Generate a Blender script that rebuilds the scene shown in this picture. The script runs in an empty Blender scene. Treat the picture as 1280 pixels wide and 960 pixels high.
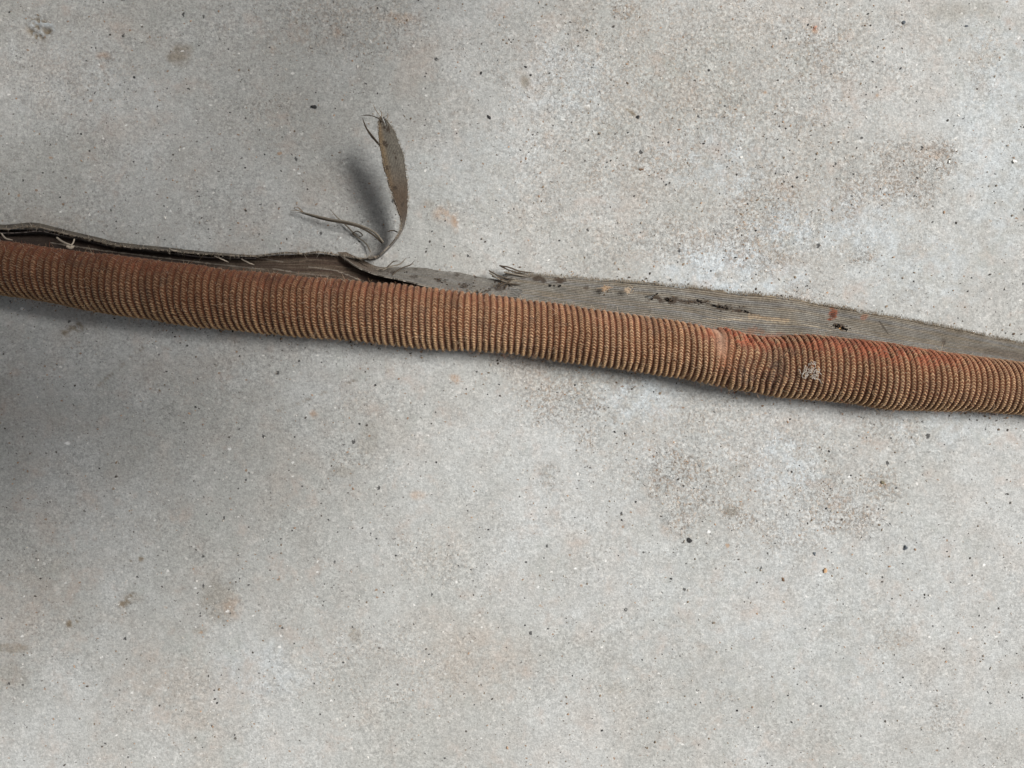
import bpy, math, random
import numpy as np
random.seed(4); rng = np.random.default_rng(4)
R = math.radians
S = bpy.context.scene
COL = S.collection

# ------------------------------------------------------------------ camera
H = 0.250            # camera height above the concrete (m)
PP = 0.00025         # one photo pixel on the ground (m)
cam = bpy.data.cameras.new('camera'); camo = bpy.data.objects.new('camera', cam); COL.objects.link(camo)
camo.location = (0, 0, H); camo.rotation_euler = (0, 0, 0)
cam.sensor_width = 36; cam.lens = 36 * H / (1280 * PP); cam.clip_start = 0.01; cam.clip_end = 50
S.camera = camo
# ------------------------------------------------------------------ light
EL, AZ = 56, 17      # degrees: height of the sun, direction from +X towards +Y
d = (math.cos(R(EL))*math.cos(R(AZ)), math.cos(R(EL))*math.sin(R(AZ)), math.sin(R(EL)))
W = bpy.data.worlds.new('World'); S.world = W; W.use_nodes = True
nt = W.node_tree; bg = nt.nodes['Background']
sky = nt.nodes.new('ShaderNodeTexSky'); sky.sky_type = 'NISHITA'; sky.sun_disc = False
sky.sun_elevation = R(EL); sky.sun_rotation = math.atan2(d[0], d[1])
sky.air_density = 1.0; sky.dust_density = 6.0; sky.ozone_density = 0.3
hs = nt.nodes.new('ShaderNodeHueSaturation'); hs.inputs['Saturation'].default_value = 0.22      # thin white overcast
nt.links.new(sky.outputs[0], hs.inputs['Color']); nt.links.new(hs.outputs[0], bg.inputs[0]); bg.inputs[1].default_value = 0.061
sl = bpy.data.lights.new('sun', 'SUN'); sl.energy = 3.7; sl.angle = R(23); sl.color = (1.0, 0.985, 0.96)
so = bpy.data.objects.new('sun', sl); COL.objects.link(so)
from mathutils import Vector
so.rotation_euler = Vector(d).to_track_quat('Z', 'Y').to_euler(); so.location = Vector(d)*2
S.view_settings.view_transform = 'Standard'; S.view_settings.look = 'None'
S.view_settings.gamma = 1; S.view_settings.use_curve_mapping = False
S.view_settings.exposure = 0.05

# ------------------------------------------------------------------ helpers
def P(px, py, z=0.0):
    """point whose height is z (m) and that stands over the ground where the photo shows it"""
    k = (1 - np.asarray(z)/H)
    return np.stack([(np.asarray(px)-640.)*PP*k, -(np.asarray(py)-480.)*PP*k, np.asarray(z)+0*np.asarray(px)], -1)

def h2(ix, iy, s):
    n = (ix*374761393 + iy*668265263 + s*1442695041) & 0xffffffff
    n = ((n ^ (n >> 13))*1274126177) & 0xffffffff
    return ((n ^ (n >> 16)) & 0xffff)/65535.0
def vn(x, y, s=0):
    x = np.asarray(x, float); y = np.asarray(y, float)+0*x; x = x+0*y
    ix = np.floor(x).astype(np.int64); iy = np.floor(y).astype(np.int64)
    fx = x-ix; fy = y-iy; fx = fx*fx*(3-2*fx); fy = fy*fy*(3-2*fy)
    a = h2(ix,iy,s); b = h2(ix+1,iy,s); c = h2(ix,iy+1,s); e = h2(ix+1,iy+1,s)
    return (a*(1-fx)+b*fx)*(1-fy)+(c*(1-fx)+e*fx)*fy
def fbm(x, y, s=0, o=3):
    r = 0; a = 0.5; t = 0
    for i in range(o):
        r = r + a*vn(np.asarray(x)*2**i, np.asarray(y)*2**i, s+i*17); t += a; a *= .5
    return r/t
def sstep(a, b, x):
    t = np.clip((x-a)/(b-a), 0, 1); return t*t*(3-2*t)
def mixc(c, col, m):
    m = np.clip(m, 0, 1)[..., None]; return c*(1-m) + np.array(col)*m

def spline(pts, t):
    """Catmull-Rom through rows of pts, t in 0..1 by chord length of the first two columns"""
    pts = np.asarray(pts, float); dd = np.r_[0, np.cumsum(np.hypot(*np.diff(pts[:, :2], axis=0).T)+1e-9)]
    dd /= dd[-1]; n = len(pts)
    i = np.clip(np.searchsorted(dd, t, 'right')-1, 0, n-2)
    u = ((t-dd[i])/(dd[i+1]-dd[i]))[:, None]
    m = np.zeros_like(pts); m[1:-1] = (pts[2:]-pts[:-2])/(dd[2:]-dd[:-2])[:, None]
    m[0] = (pts[1]-pts[0])/(dd[1]-dd[0]); m[-1] = (pts[-1]-pts[-2])/(dd[-1]-dd[-2])
    hh = (dd[i+1]-dd[i])[:, None]
    return (2*u**3-3*u**2+1)*pts[i]+(u**3-2*u**2+u)*hh*m[i]+(-2*u**3+3*u**2)*pts[i+1]+(u**3-u**2)*hh*m[i+1]

def mesh_obj(name, v, f4, mat, parent=None, col=None, f3=None, smooth=True, uv=None):
    me = bpy.data.meshes.new(name)
    v = np.asarray(v, np.float32).reshape(-1, 3); f4 = np.asarray(f4, np.int32).reshape(-1, 4)
    f3 = np.zeros((0, 3), np.int32) if f3 is None else np.asarray(f3, np.int32).reshape(-1, 3)
    me.vertices.add(len(v)); me.vertices.foreach_set('co', v.ravel())
    nl = f4.size+f3.size; me.loops.add(nl); me.polygons.add(len(f4)+len(f3))
    me.loops.foreach_set('vertex_index', np.r_[f4.ravel(), f3.ravel()].astype(np.int32))
    st = np.r_[np.arange(len(f4))*4, f4.size+np.arange(len(f3))*3].astype(np.int32)
    me.polygons.foreach_set('loop_start', st)
    me.update(calc_edges=True); me.validate()
    me.polygons.foreach_set('use_smooth', np.full(len(me.polygons), smooth))
    if col is not None:
        c = np.ones((len(v), 4), np.float32); col = np.asarray(col).reshape(len(v), -1); c[:, :col.shape[1]] = col
        a = me.color_attributes.new('tint', 'FLOAT_COLOR', 'POINT'); a.data.foreach_set('color', c.ravel())
    if uv is not None:
        a = me.attributes.new('weave', 'FLOAT_VECTOR', 'POINT')
        q = np.zeros((len(v), 3), np.float32); q[:, :2] = np.asarray(uv).reshape(len(v), 2); a.data.foreach_set('vector', q.ravel())
    me.materials.append(mat)
    o = bpy.data.objects.new(name, me); COL.objects.link(o)
    if parent is not None: o.parent = parent
    return o
def gridfaces(nu, nv):
    i, j = np.meshgrid(np.arange(nu-1), np.arange(nv-1), indexing='ij')
    a = i*nv+j
    return np.stack([a, a+1, a+nv+1, a+nv], -1).reshape(-1, 4)
def tag(o, label=None, cat=None, group=None, kind=None):
    for k, w in (('label', label), ('category', cat), ('group', group), ('kind', kind)):
        if w: o[k] = w
    return o

def tubes(name, lines, rad, mat, parent=None, col=None, sides=4):
    V = []; F = []; C = []; n0 = 0
    for q, L in enumerate(lines):
        L = np.asarray(L, float); n = len(L); r = rad[q] if hasattr(rad, '__len__') else rad
        T = np.gradient(L, axis=0); T /= np.linalg.norm(T, axis=1, keepdims=True)+1e-12
        up = np.array([0.13, 0.21, 0.97]); A = np.cross(T, up); A /= np.linalg.norm(A, axis=1, keepdims=True)+1e-9
        B = np.cross(T, A)
        taper = np.clip(np.minimum(1, (1-np.linspace(0, 1, n))*3+.25), .25, 1)
        for k in range(sides):
            a = 2*math.pi*k/sides
            V.append(L+(A*math.cos(a)+B*math.sin(a))*(r*taper)[:, None])
        idx = n0+np.arange(sides*n).reshape(sides, n)
        for k in range(sides):
            a = idx[k]; b = idx[(k+1) % sides]
            F.append(np.stack([a[:-1], a[1:], b[1:], b[:-1]], -1))
        if col is not None: C.append(np.tile(np.asarray(col[q])[None], (sides*n, 1)))
        n0 += sides*n
    return mesh_obj(name, np.concatenate(V), np.concatenate(F), mat, parent, np.concatenate(C) if col is not None else None)

# ------------------------------------------------------------------ node helper
class NT:
    def __init__(s, name):
        s.m = bpy.data.materials.new(name); s.m.use_nodes = True; s.t = s.m.node_tree
        s.b = s.t.nodes['Principled BSDF']; s.b.inputs['Specular IOR Level'].default_value = .25
    def n(s, typ, **kw):
        x = s.t.nodes.new('ShaderNode'+typ)
        for k, v in kw.items(): setattr(x, k, v)
        return x
    def put(s, sock, v):
        if isinstance(v, bpy.types.NodeSocket): s.t.links.new(v, sock)
        elif isinstance(v, (tuple, list)): sock.default_value = tuple(v)+((1,) if len(v) == 3 and len(sock.default_value) == 4 else ())
        else: sock.default_value = v
    def math(s, op, a, b=0, c=0, clamp=False):
        x = s.n('Math', operation=op, use_clamp=clamp); s.put(x.inputs[0], a); s.put(x.inputs[1], b); s.put(x.inputs[2], c); return x.outputs[0]
    def mix(s, f, a, b, mode='MIX'):
        x = s.n('MixRGB', blend_type=mode); s.put(x.inputs[0], f); s.put(x.inputs[1], a); s.put(x.inputs[2], b); return x.outputs[0]
    def noise(s, co, size, det=2, rough=.5, dist=0, off=0):
        x = s.n('TexNoise'); s.t.links.new(co, x.inputs['Vector']); x.noise_dimensions = '3D' if not off else '4D'
        if off: x.inputs['W'].default_value = off
        x.inputs['Scale'].default_value = 1/size; x.inputs['Detail'].default_value = det
        x.inputs['Roughness'].default_value = rough; x.inputs['Distortion'].default_value = dist; return x.outputs['Fac']
    def ramp(s, f, a, b, lo=0., hi=1.):
        x = s.n('MapRange'); x.interpolation_type = 'SMOOTHSTEP'; s.put(x.inputs[0], f)
        for i, v in zip((1, 2, 3, 4), (a, b, lo, hi)): x.inputs[i].default_value = v
        return x.outputs[0]
    def voro(s, co, size, rnd=1):
        x = s.n('TexVoronoi'); s.t.links.new(co, x.inputs['Vector']); x.inputs['Scale'].default_value = 1/size
        x.inputs['Randomness'].default_value = rnd; return x
    def coords(s, k=4000.):
        tc = s.n('TexCoord'); m = s.n('VectorMath', operation='SCALE'); s.t.links.new(tc.outputs['Object'], m.inputs[0])
        m.inputs['Scale'].default_value = k; return m.outputs[0]
    def attr(s, name):
        x = s.n('Attribute', attribute_name=name); return x
    def bump(s, h, dist, strength=1., prev=None):
        x = s.n('Bump'); s.put(x.inputs['Height'], h); x.inputs['Distance'].default_value = dist; x.inputs['Strength'].default_value = strength
        if prev is not None: s.t.links.new(prev, x.inputs['Normal'])
        return x.outputs[0]

# ------------------------------------------------------------------ concrete
def concrete():
    M = NT('concrete'); co = M.coords()
    stain = M.attr('tint'); sep = M.n('SeparateColor'); M.t.links.new(stain.outputs['Color'], sep.inputs[0])
    sR, sG, sB = sep.outputs[0], sep.outputs[1], sep.outputs[2]; sA = stain.outputs['Alpha']
    big = M.noise(co, 230, 3, .6, .4); mid = M.noise(co, 48, 4, .6, .3, 3.1); sm = M.noise(co, 13, 3, .65, 0, 5.)
    gr = M.noise(co, 3.6, 3, .7, 0, 7.); gr2 = M.noise(co, 1.9, 1, .5, 0, 9.)
    c = M.mix(M.ramp(big, .35, .65), (.365, .366, .346), (.425, .430, .418))
    c = M.mix(M.ramp(mid, .42, .72, 0, .55), c, (.35, .335, .31))
    c = M.mix(M.ramp(sm, .5, .75, 0, .45), c, (.52, .512, .49))
    c = M.mix(M.ramp(M.noise(co, 90, 4, .6, .5, 12.), .5, .75, 0, .35), c, (.42, .36, .31))
    # named stains
    c = M.mix(M.math('MULTIPLY', sB, M.ramp(M.noise(co, 20, 4, .65, .4, 21.), .33, .62), 0, True), c, (.475, .515, .535))
    gm = M.ramp(M.noise(co, 4.4, 4, .80, .3, 31.), .46, .64)
    gm2 = M.ramp(M.noise(co, 26, 3, .6, .6, 33.), .30, .58)
    g = M.math('MULTIPLY', M.math('MULTIPLY', gm, gm2), sR, 0, True)
    cb = M.mix(M.ramp(M.noise(co, 9, 2, .6, 0, 41.), .35, .65), (.27, .19, .13), (.45, .335, .24))
    g = M.math('MULTIPLY', g, .82)
    c = M.mix(M.math('MULTIPLY', M.math('MULTIPLY', M.ramp(M.noise(co, 5., 3, .7, 0, 35.), .55, .72), sR), .7, 0, True), c, (.60, .565, .50))
    c = M.mix(g, c, cb)
    c = M.mix(M.math('MULTIPLY', sG, M.ramp(M.noise(co, 12, 4, .7, .3, 43.), .2, .55), 0, True), c, (.21, .175, .13))
    c = M.mix(M.math('MULTIPLY', sA, M.ramp(M.noise(co, 9, 3, .6, .3, 47.), .3, .6), 0, True), c, (.38, .235, .14))
    # grain
    stv = M.n('VectorMath', operation='MULTIPLY'); M.t.links.new(co, stv.inputs[0]); stv.inputs[1].default_value = (.55, 1.15, 1)
    st = M.noise(stv.outputs[0], 3.2, 3, .65, .8, 15.)
    rg = M.math('ADD', M.math('MULTIPLY', M.ramp(M.noise(co, 70, 3, .6, .4, 17.), .35, .7), .75), M.math('MULTIPLY', sR, .9), 0, True)
    c = M.mix(M.math('MULTIPLY_ADD', rg, .75, .25), c, M.mix(1.0, c, M.ramp(gr, .30, .70, .70, 1.28), 'MULTIPLY'))
    c = M.mix(1.0, c, M.ramp(st, .30, .70, .88, 1.12), 'MULTIPLY')
    c = M.mix(1.0, c, M.ramp(gr2, .25, .75, .88, 1.12), 'MULTIPLY')
    c = M.mix(M.ramp(M.noise(co, 30, 4, .7, .3, 19.), .52, .75, 0, .35), c, (.46, .36, .30))
    c = M.mix(M.ramp(M.noise(co, 42, 4, .7, .3, 23.), .55, .78, 0, .4), c, (.31, .33, .30))
    # embedded specks: dark, brown, pale, orange
    pits = None
    nz = M.n('TexNoise'); M.t.links.new(co, nz.inputs['Vector']); nz.inputs['Scale'].default_value = 1/2.6; nz.inputs['Detail'].default_value = 1
    sc = M.n('VectorMath', operation='SCALE'); M.t.links.new(nz.outputs['Color'], sc.inputs[0]); sc.inputs['Scale'].default_value = 4.2
    for size, rad, dens, colr in ((5, .15, .32, (.235, .215, .195)), (7, .10, .28, (.13, .12, .11)), (13, .08, .26, (.05, .048, .045)), (24, .07, .42, (.04, .04, .04)),
                                  (11, .10, .24, (.26, .17, .11)), (17, .075, .38, (.72, .71, .68)), (43, .045, .4, (.86, .86, .84)),
                                  (47, .05, .22, (.36, .25, .17)), (9, .15, .30, (.55, .54, .51))):
        off = M.n('VectorMath', operation='MULTIPLY_ADD'); M.t.links.new(co, off.inputs[0]); off.inputs[2].default_value = (size*17.3, size*5.1, 0); off.inputs[1].default_value = (1, 1.25 if size % 2 else .8, 1)
        wob = M.n('VectorMath', operation='ADD')
        M.t.links.new(off.outputs[0], wob.inputs[0]); M.t.links.new(sc.outputs[0], wob.inputs[1])
        v = M.voro(wob.outputs[0], size); cs = M.n('SeparateColor'); M.t.links.new(v.outputs['Color'], cs.inputs[0])
        rr = M.math('MULTIPLY_ADD', cs.outputs[1], rad*1.1, rad*.45)
        msk = M.math('SUBTRACT', rr, v.outputs['Distance']); msk = M.ramp(msk, -.02, .03)
        msk = M.math('MULTIPLY', msk, M.math('LESS_THAN', cs.outputs[0], dens))
        c = M.mix(M.math('MULTIPLY', msk, .85), c, colr)
        if size in (7, 13, 24): pits = msk if pits is None else M.math('ADD', pits, msk)
    # lines of pores
    M.put(M.b.inputs['Base Color'], c); M.b.inputs['Roughness'].default_value = .82
    h = M.math('ADD', M.math('MULTIPLY', gr, 1.0), M.math('MULTIPLY', gr2, .5))
    h = M.math('ADD', h, M.math('MULTIPLY', sm, 1.2)); h = M.math('SUBTRACT', h, M.math('MULTIPLY', pits, .9))
    h = M.math('ADD', h, M.math('MULTIPLY', M.math('MULTIPLY', gm, sR), 1.0))
    M.put(M.b.inputs['Normal'], M.bump(h, .00016, 1.0))
    return M.m

def blobs(X, Y, L, s):
    r = np.zeros_like(X); n = fbm(X/14, Y/14, s, 4)-.5
    for x, y, rx, ry, a in L:
        dd = np.hypot((X-x)/rx, (Y-y)/ry)+n*.9
        r = np.maximum(r, a*(1-sstep(.45, 1.35, dd)))
    return r
BROWN = [(860,110,270,160,.55),(960,240,200,110,.45),(700,240,110,90,.4),(900,570,190,90,.45),(720,480,110,60,.5),(430,30,110,50,.5),(480,840,120,60,.35),(90,90,90,60,.35),(870,60,90,60,.55),(780,12,22,16,.9),(1030,65,55,45,.8),(910,130,22,32,.8),(990,145,45,32,.7),(830,200,70,28,.75),
 (740,215,18,24,.7),(1180,200,22,28,1),(1125,220,60,50,.9),(1065,235,24,42,.95),(960,250,60,50,.8),(940,305,60,48,.85),(850,300,85,36,.7),(1080,320,18,15,.9),
 (1010,365,40,25,.5),(1230,75,28,45,.5),(760,320,60,30,.4),(709,503,55,42,.85),(688,593,12,22,.6),(741,545,26,18,.7),(836,588,45,45,1),(874,599,45,40,.85),
 (852,646,28,28,.85),(916,636,22,18,.8),(927,652,28,14,.8),(1054,646,50,28,.95),(1022,615,55,34,.75),(1102,610,28,28,.7),(980,652,70,42,.6),(1118,540,60,28,.5),
 (868,530,36,24,.55),(960,560,120,60,.5),(1182,901,28,28,.4),(911,875,12,10,.5),(1118,800,30,18,.45),(770,130,60,50,.4),(1000,30,220,30,.4),(360,20,160,40,.2),
 (470,40,60,40,.4),(340,150,60,40,.25),(450,500,40,30,.3),(440,575,30,15,.4),(160,660,50,20,.2),(540,700,60,40,.3),(440,790,25,16,.4),(60,300,80,30,.3)]
SMOOTH = [(222,67,17,14,.75),(272,752,24,32,.45),(10,812,26,6,.6),(12,845,22,18,.3),(20,20,90,40,.25),(460,548,14,20,.3),(428,590,18,8,.35),(767,864,22,10,.25),
 (250,790,10,6,.4),(657,102,6,11,.7),(536,253,9,6,.35),(165,750,15,7,.35),(1200,10,50,14,.3),(915,640,9,6,.6),(1106,604,6,6,.7),(442,795,9,11,.4),(45,45,15,9,.4)]
BLUE = [(910,340,95,34,.9),(990,285,48,40,.8),(1085,280,70,50,.7),(705,100,60,60,.45),(800,498,60,36,.8),(980,583,50,46,.7),(1250,150,60,170,.55),(1180,500,90,70,.5),
 (900,200,80,50,.5),(860,620,300,200,.15),(1000,750,300,150,.2),(600,210,90,60,.25),(330,840,60,40,.4),(1150,330,90,60,.5)]
ORANGE = [(557,267,16,13,.5),(568,278,4,12,.6),(500,22,26,8,.3),(126,68,9,5,.5),(125,80,5,8,.35),(420,38,5,7,.4),(340,62,5,5,.5),(1020,33,5,7,.7),(568,473,6,6,.7),(1168,190,14,10,.3),
 (390,518,5,4,.6),(240,870,90,50,.14),(600,830,70,50,.12),(30,760,60,60,.12),(290,762,12,16,.3),(520,620,10,6,.4)]
xs = np.unique(np.r_[-np.geomspace(.19, 6, 26), np.linspace(-.19, .19, 520), np.geomspace(.19, 6, 26)])
ys = np.unique(np.r_[-np.geomspace(.15, 6, 26), np.linspace(-.15, .15, 410), np.geomspace(.15, 6, 26)])
GX, GY = np.meshgrid(xs, ys, indexing='ij'); px = GX/PP+640; py = 480-GY/PP
near = (np.abs(GX) < .19)*(np.abs(GY) < .15)
GZ = ((fbm(px/40, py/40, 5, 3)-.5)*.0006 + (fbm(px/5, py/5, 8, 2)-.5)*.00022)*near
pit = (1-sstep(.6, 1.15, np.hypot((px-46)/19, (py-34)/15)+(fbm(px/5, py/5, 2)-.5)*.8)); GZ -= pit*.0014*sstep(.45, .65, vn(px/3.4, py/3.4, 3))
GZ -= .0012
cA = np.stack([blobs(px, py, BROWN, 1), blobs(px, py, SMOOTH, 2), blobs(px, py, BLUE, 3), blobs(px, py, ORANGE, 4)], -1)
pn = vn(px/3.4, py/3.4, 3); cA[..., 1] = np.maximum(cA[..., 1], pit*sstep(.50, .62, pn)*1.3); cA[..., 2] = np.maximum(cA[..., 2], pit*sstep(.5, .3, pn)*1.3)
def scratch(x0, y0, x1, y1, w, a):
    t = np.clip(((px-x0)*(x1-x0)+(py-y0)*(y1-y0))/((x1-x0)**2+(y1-y0)**2), 0, 1); dd = np.hypot(px-x0-t*(x1-x0), py-y0-t*(y1-y0))
    cA[..., 1] = np.maximum(cA[..., 1], a*(1-sstep(w*.6, w*1.5, dd))*sstep(.35, .6, vn(px/5, py/5, 12)))
for q in ((184,428,120,482,1.6,.7), (345,515,450,472,1.5,.55), (160,704,176,699,2.2,1.3), (149,758,165,746,4,1.2), (84,781,92,776,4,1.1), (783,134,797,144,1.5,1.), (80,415,96,408,6,.9), (250,330,290,322,1.5,.4), (560,250,570,285,1.6,.5)): scratch(*q)
f = gridfaces(len(xs), len(ys))[:, ::-1]
ground = mesh_obj('concrete_floor', np.stack([GX, GY, GZ], -1), f, concrete(), None, cA)
tag(ground, 'pale grey weathered concrete with sandy brown stains', kind='structure')
GROUND = -.0012

# ------------------------------------------------------------------ fabric materials
def fabric(name, sheen=.15, fine=1.0, rough=.95, var=.25):
    M = NT(name); co = M.coords(); a = M.attr('tint')
    n1 = M.noise(co, 1.7*fine, 2, .6); n2 = M.noise(co, 14, 4, .65, .2, 4.)
    c = M.mix(1.0, a.outputs['Color'], M.ramp(n1, .25, .75, 1-var, 1+var), 'MULTIPLY')
    c = M.mix(1.0, c, M.ramp(n2, .3, .7, .88, 1.12), 'MULTIPLY')
    M.put(M.b.inputs['Base Color'], c); M.b.inputs['Roughness'].default_value = rough
    M.b.inputs['Sheen Weight'].default_value = sheen; M.b.inputs['Sheen Roughness'].default_value = .5
    M.b.inputs['Specular IOR Level'].default_value = .12
    M.put(M.b.inputs['Normal'], M.bump(n1, .0001, .8))
    return M.m
M_RIB = fabric('ribbed_cotton'); M_BAND = fabric('woven_selvedge', .1, 1.0, .95, .22); M_THREAD = fabric('thread_fibre', .1, 1, .95, .12)

root = bpy.data.objects.new('ribbed_hose', None); COL.objects.link(root); root.location = (0, 0, GROUND); root.empty_display_size = .02
tag(root, 'worn brown ribbed fabric tube with frayed grey flat edging lying across the concrete', 'fabric tube')
def child(o):
    o.matrix_parent_inverse = root.matrix_world.inverted() if False else o.matrix_parent_inverse
    return o

# tube outline in the photograph: x, upper edge, lower edge
TUBE = np.array([(-240,262,318),(-120,280,340),(0,300,367),(50,307,378),(100,314,386),(160,322,396),(240,331,407),(320,340,416),(400,347,424),(480,353,431),(560,361,438),(640,371,445),(700,379,452),
 (760,388,460),(800,394,466),(850,400,473),(885,407,482),(905,410,487),(930,416,491),(960,419,495),(985,418.5,497),(1010,417,499),(1060,423,504),(1100,427,511),(1160,436,514),(1220,445,516),(1280,454,518),(1400,474,532),(1520,496,548)], float)
LIFT = np.array([(-240,.0025),(0,.0022),(120,.0026),(260,.0012),(400,.0003),(640,.0),(760,.0008),(840,.0015),(900,.0014),(960,.0004),(1100,0),(1520,0)])
def tube_at(x):
    up = np.interp(x, TUBE[:, 0], TUBE[:, 1]); lo = np.interp(x, TUBE[:, 0], TUBE[:, 2])
    k = np.array([1, 2, 3, 4, 3, 2, 1.]); return up, lo
xq = np.linspace(-220, 1500, 1721)
UP = np.convolve(np.pad(np.interp(xq, TUBE[:,0], TUBE[:,1]), 9, 'edge'), np.hanning(21)[1:-1]/np.hanning(21).sum(), 'valid')
LO = np.convolve(np.pad(np.interp(xq, TUBE[:,0], TUBE[:,2]), 9, 'edge'), np.hanning(21)[1:-1]/np.hanning(21).sum(), 'valid')
LF = np.convolve(np.pad(np.interp(xq, LIFT[:,0], LIFT[:,1]), 30, 'edge'), np.hanning(63)[1:-1]/np.hanning(63).sum(), 'valid')
def tube(x):
    up = np.interp(x, xq, UP); lo = np.interp(x, xq, LO); return (up+lo)/2, (lo-up)/2, np.interp(x, xq, LF)

def sleeve():
    X = np.arange(-150, 1430, .68)
    pitch = np.interp(X, [-200, 100, 400, 650, 900, 1100, 1500], [8.75, 8.65, 8.4, 7.8, 7.6, 7.4, 7.4])*.98
    ph = np.cumsum(.68/pitch)
    th = np.linspace(R(-45), R(218), 290)
    XX, TH = np.meshgrid(X, th, indexing='ij'); PH = ph[:, None]+0*TH
    yc, r, lift = tube(XX)
    t = (TH)/math.pi                                   # 0 = lower side in the photograph, 1 = the flange side
    # waviness of the ribs
    w = (fbm(XX/80, t*1.6, 11, 2)-.5)*.55 + (fbm(XX/16, t*6, 12, 2)-.5)*.22
    w += (.45*np.exp(-((XX-905-22*(t-.5))/30)**2)*np.sin(t*5.5)+.9*np.exp(-((XX-940)/38)**2)*(fbm(XX/12, t*5, 15, 2)-.5)) + .8*np.exp(-((XX-955)/26)**2)*(vn(XX/30, t*3, 5)-.5)
    w += -.30*np.exp(-((XX-20)/120)**2)*(1-t)*2
    q = PH+w; idx = np.floor(q).astype(np.int64); p = (q-idx)*2-1
    bri = h2(idx, idx*0, 9); 
    st = 3.7                                           # stitch length in pixels
    a = TH*38/st + bri*7 + vn(TH*6, idx*1.7, 3)*.8
    chev = np.cos(2*math.pi*(a+.70*np.abs(p+.08)+.2*vn(XX/2, TH*30, 44)))
    sw = .80+.10*np.cos(2*math.pi*(a+np.where(p > 0, .25, -.25)))+(vn(XX/2.2, TH*20, 46)-.5)*.12
    prof = np.sqrt(np.clip(1-(np.abs(p)/sw).clip(0, 1)**1.8, 0, 1))
    crease = np.exp(-((XX-893-12*(.75-t)-5*(vn(t*9, t*0, 6)-.5))/6.5)**2)*sstep(.42, .62, t)            # rubbed flat patch in the fold
    amp = .92-.10*bri; amp = amp*(1-.75*crease)
    dsp = prof*.58*amp + chev*.24*prof*(1-.5*crease) - .05
    # body shape: folds, dents
    dent = -.55*np.exp(-((XX-893-20*(.6-t))/13)**2) - .15*np.exp(-((XX-952-10*(t-.5))/24)**2)*sstep(.55, .95, t) - .2*np.exp(-((XX-930)/5)**2)*sstep(.5, .8, t) - .3*np.exp(-((XX-1062)/9)**2)*sstep(.6, .9, t)
    dent += .45*np.exp(-((XX-915)/11)**2)+.15*np.exp(-((XX-985)/22)**2)+(vn(XX/7, t*6, 25)-.5)*.7*np.exp(-((XX-940)/45)**2)
    dent += (fbm(XX/55, t*2.5, 21, 3)-.5)*1.5 + (fbm(XX/18, t*5, 22, 2)-.5)*.35
    rr = r*PP - .0009 + (dsp+dent*.8)*.001
    rm = r*PP
    sq = np.where(np.sin(TH) < 0, .82, 1.0)
    zc = np.maximum(rm*.84+lift, .004)+GROUND
    zz = zc+rr*np.sin(TH)*sq; zz = np.maximum(zz, GROUND+.0002)
    base = P(XX, yc, zc)
    xx = base[..., 0]; yy = base[..., 1]-rr*np.cos(TH)
    V = np.stack([xx, yy, zz], -1)
    # colours: tan crest, red-brown ground yarn, red stain along the flange, soot
    n = fbm(XX/38, t*3, 31, 4); n2 = fbm(XX/7, t*16, 32, 3)
    c = np.zeros(XX.shape+(3,))+np.array((.40, .232, .122))
    c = mixc(c, (.44, .30, .185), sstep(.48, .68, n)*.7)
    c = mixc(c, (.30, .165, .090), sstep(.55, .40, n)*.65)
    c = mixc(c, (.36, .225, .095), (1-sstep(.05, .42, t))*.75)
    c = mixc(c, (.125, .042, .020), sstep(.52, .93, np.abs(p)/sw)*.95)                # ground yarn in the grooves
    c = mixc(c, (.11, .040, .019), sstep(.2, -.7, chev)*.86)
    c = mixc(c, (.60, .40, .235), sstep(.0, .8, chev)*sstep(.35, .85, prof)*.62)  # pale highlight painted on the stitch tops
    leftred = sstep(820, 160, XX)*.85*(1-crease)
    edge = sstep(.60, .82, t+(n-.5)*.35)
    c = mixc(c, (.27, .085, .045), edge*(.30+.42*leftred)*(.6+.8*n2))
    c = mixc(c, (.24, .10, .055), sstep(.2, .55, t)*leftred*.42)
    c *= (1-.22*sstep(620, 60, XX))[..., None]  # left part darkened in the colour for the shade it lies in
    redspots = .55*sstep(840, 900, XX)*sstep(1010, 980, XX)*sstep(.6, .8, t)+np.exp(-((XX-888)/16)**2)*sstep(.55, .8, t)+np.exp(-((XX-915)/20)**2)*sstep(.5, .8, t)+np.exp(-((XX-960)/34)**2)*sstep(.55, .85, t)*.8+1.15*sstep(990, 1010, XX)*sstep(1260, 1120, XX)*sstep(.52, .74, t)
    c = mixc(c, (.36, .115, .062), redspots*sstep(.30, .62, n2)*.8)
    c = mixc(c, (.50, .22, .12), np.exp(-((XX-897-12*(.5-t))/9)**2)*sstep(.2, .5, t)*.6)
    c = mixc(c, (.47, .30, .21), crease*.75)
    soot = np.exp(-((XX-925)/10)**2-((t-.35)/.18)**2)+np.exp(-((XX-958)/13)**2-((t-.42)/.25)**2)*.9+np.exp(-((XX-533)/7)**2-((t-.55)/.15)**2)*.5+np.exp(-((XX-978)/14)**2-((t-.6)/.2)**2)*.15+sstep(.58, .78, fbm(XX/22, t*6, 77, 3))*.35
    c = mixc(c, (.07, .055, .045), soot*sstep(.25, .6, n2)*.75)
    c = mixc(c, (.45, .17, .08), np.exp(-((XX-1022)/5)**2-((t-.52)/.14)**2)*.5*sstep(.35, .6, n2))
    c *= (.86+.28*h2(idx, idx*0+5, 4))[..., None]
    c *= .80*(.75+.5*vn(XX/1.3, TH*38/1.6, 41))[..., None]
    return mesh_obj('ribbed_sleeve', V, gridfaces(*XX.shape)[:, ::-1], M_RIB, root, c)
slv = sleeve()

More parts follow.
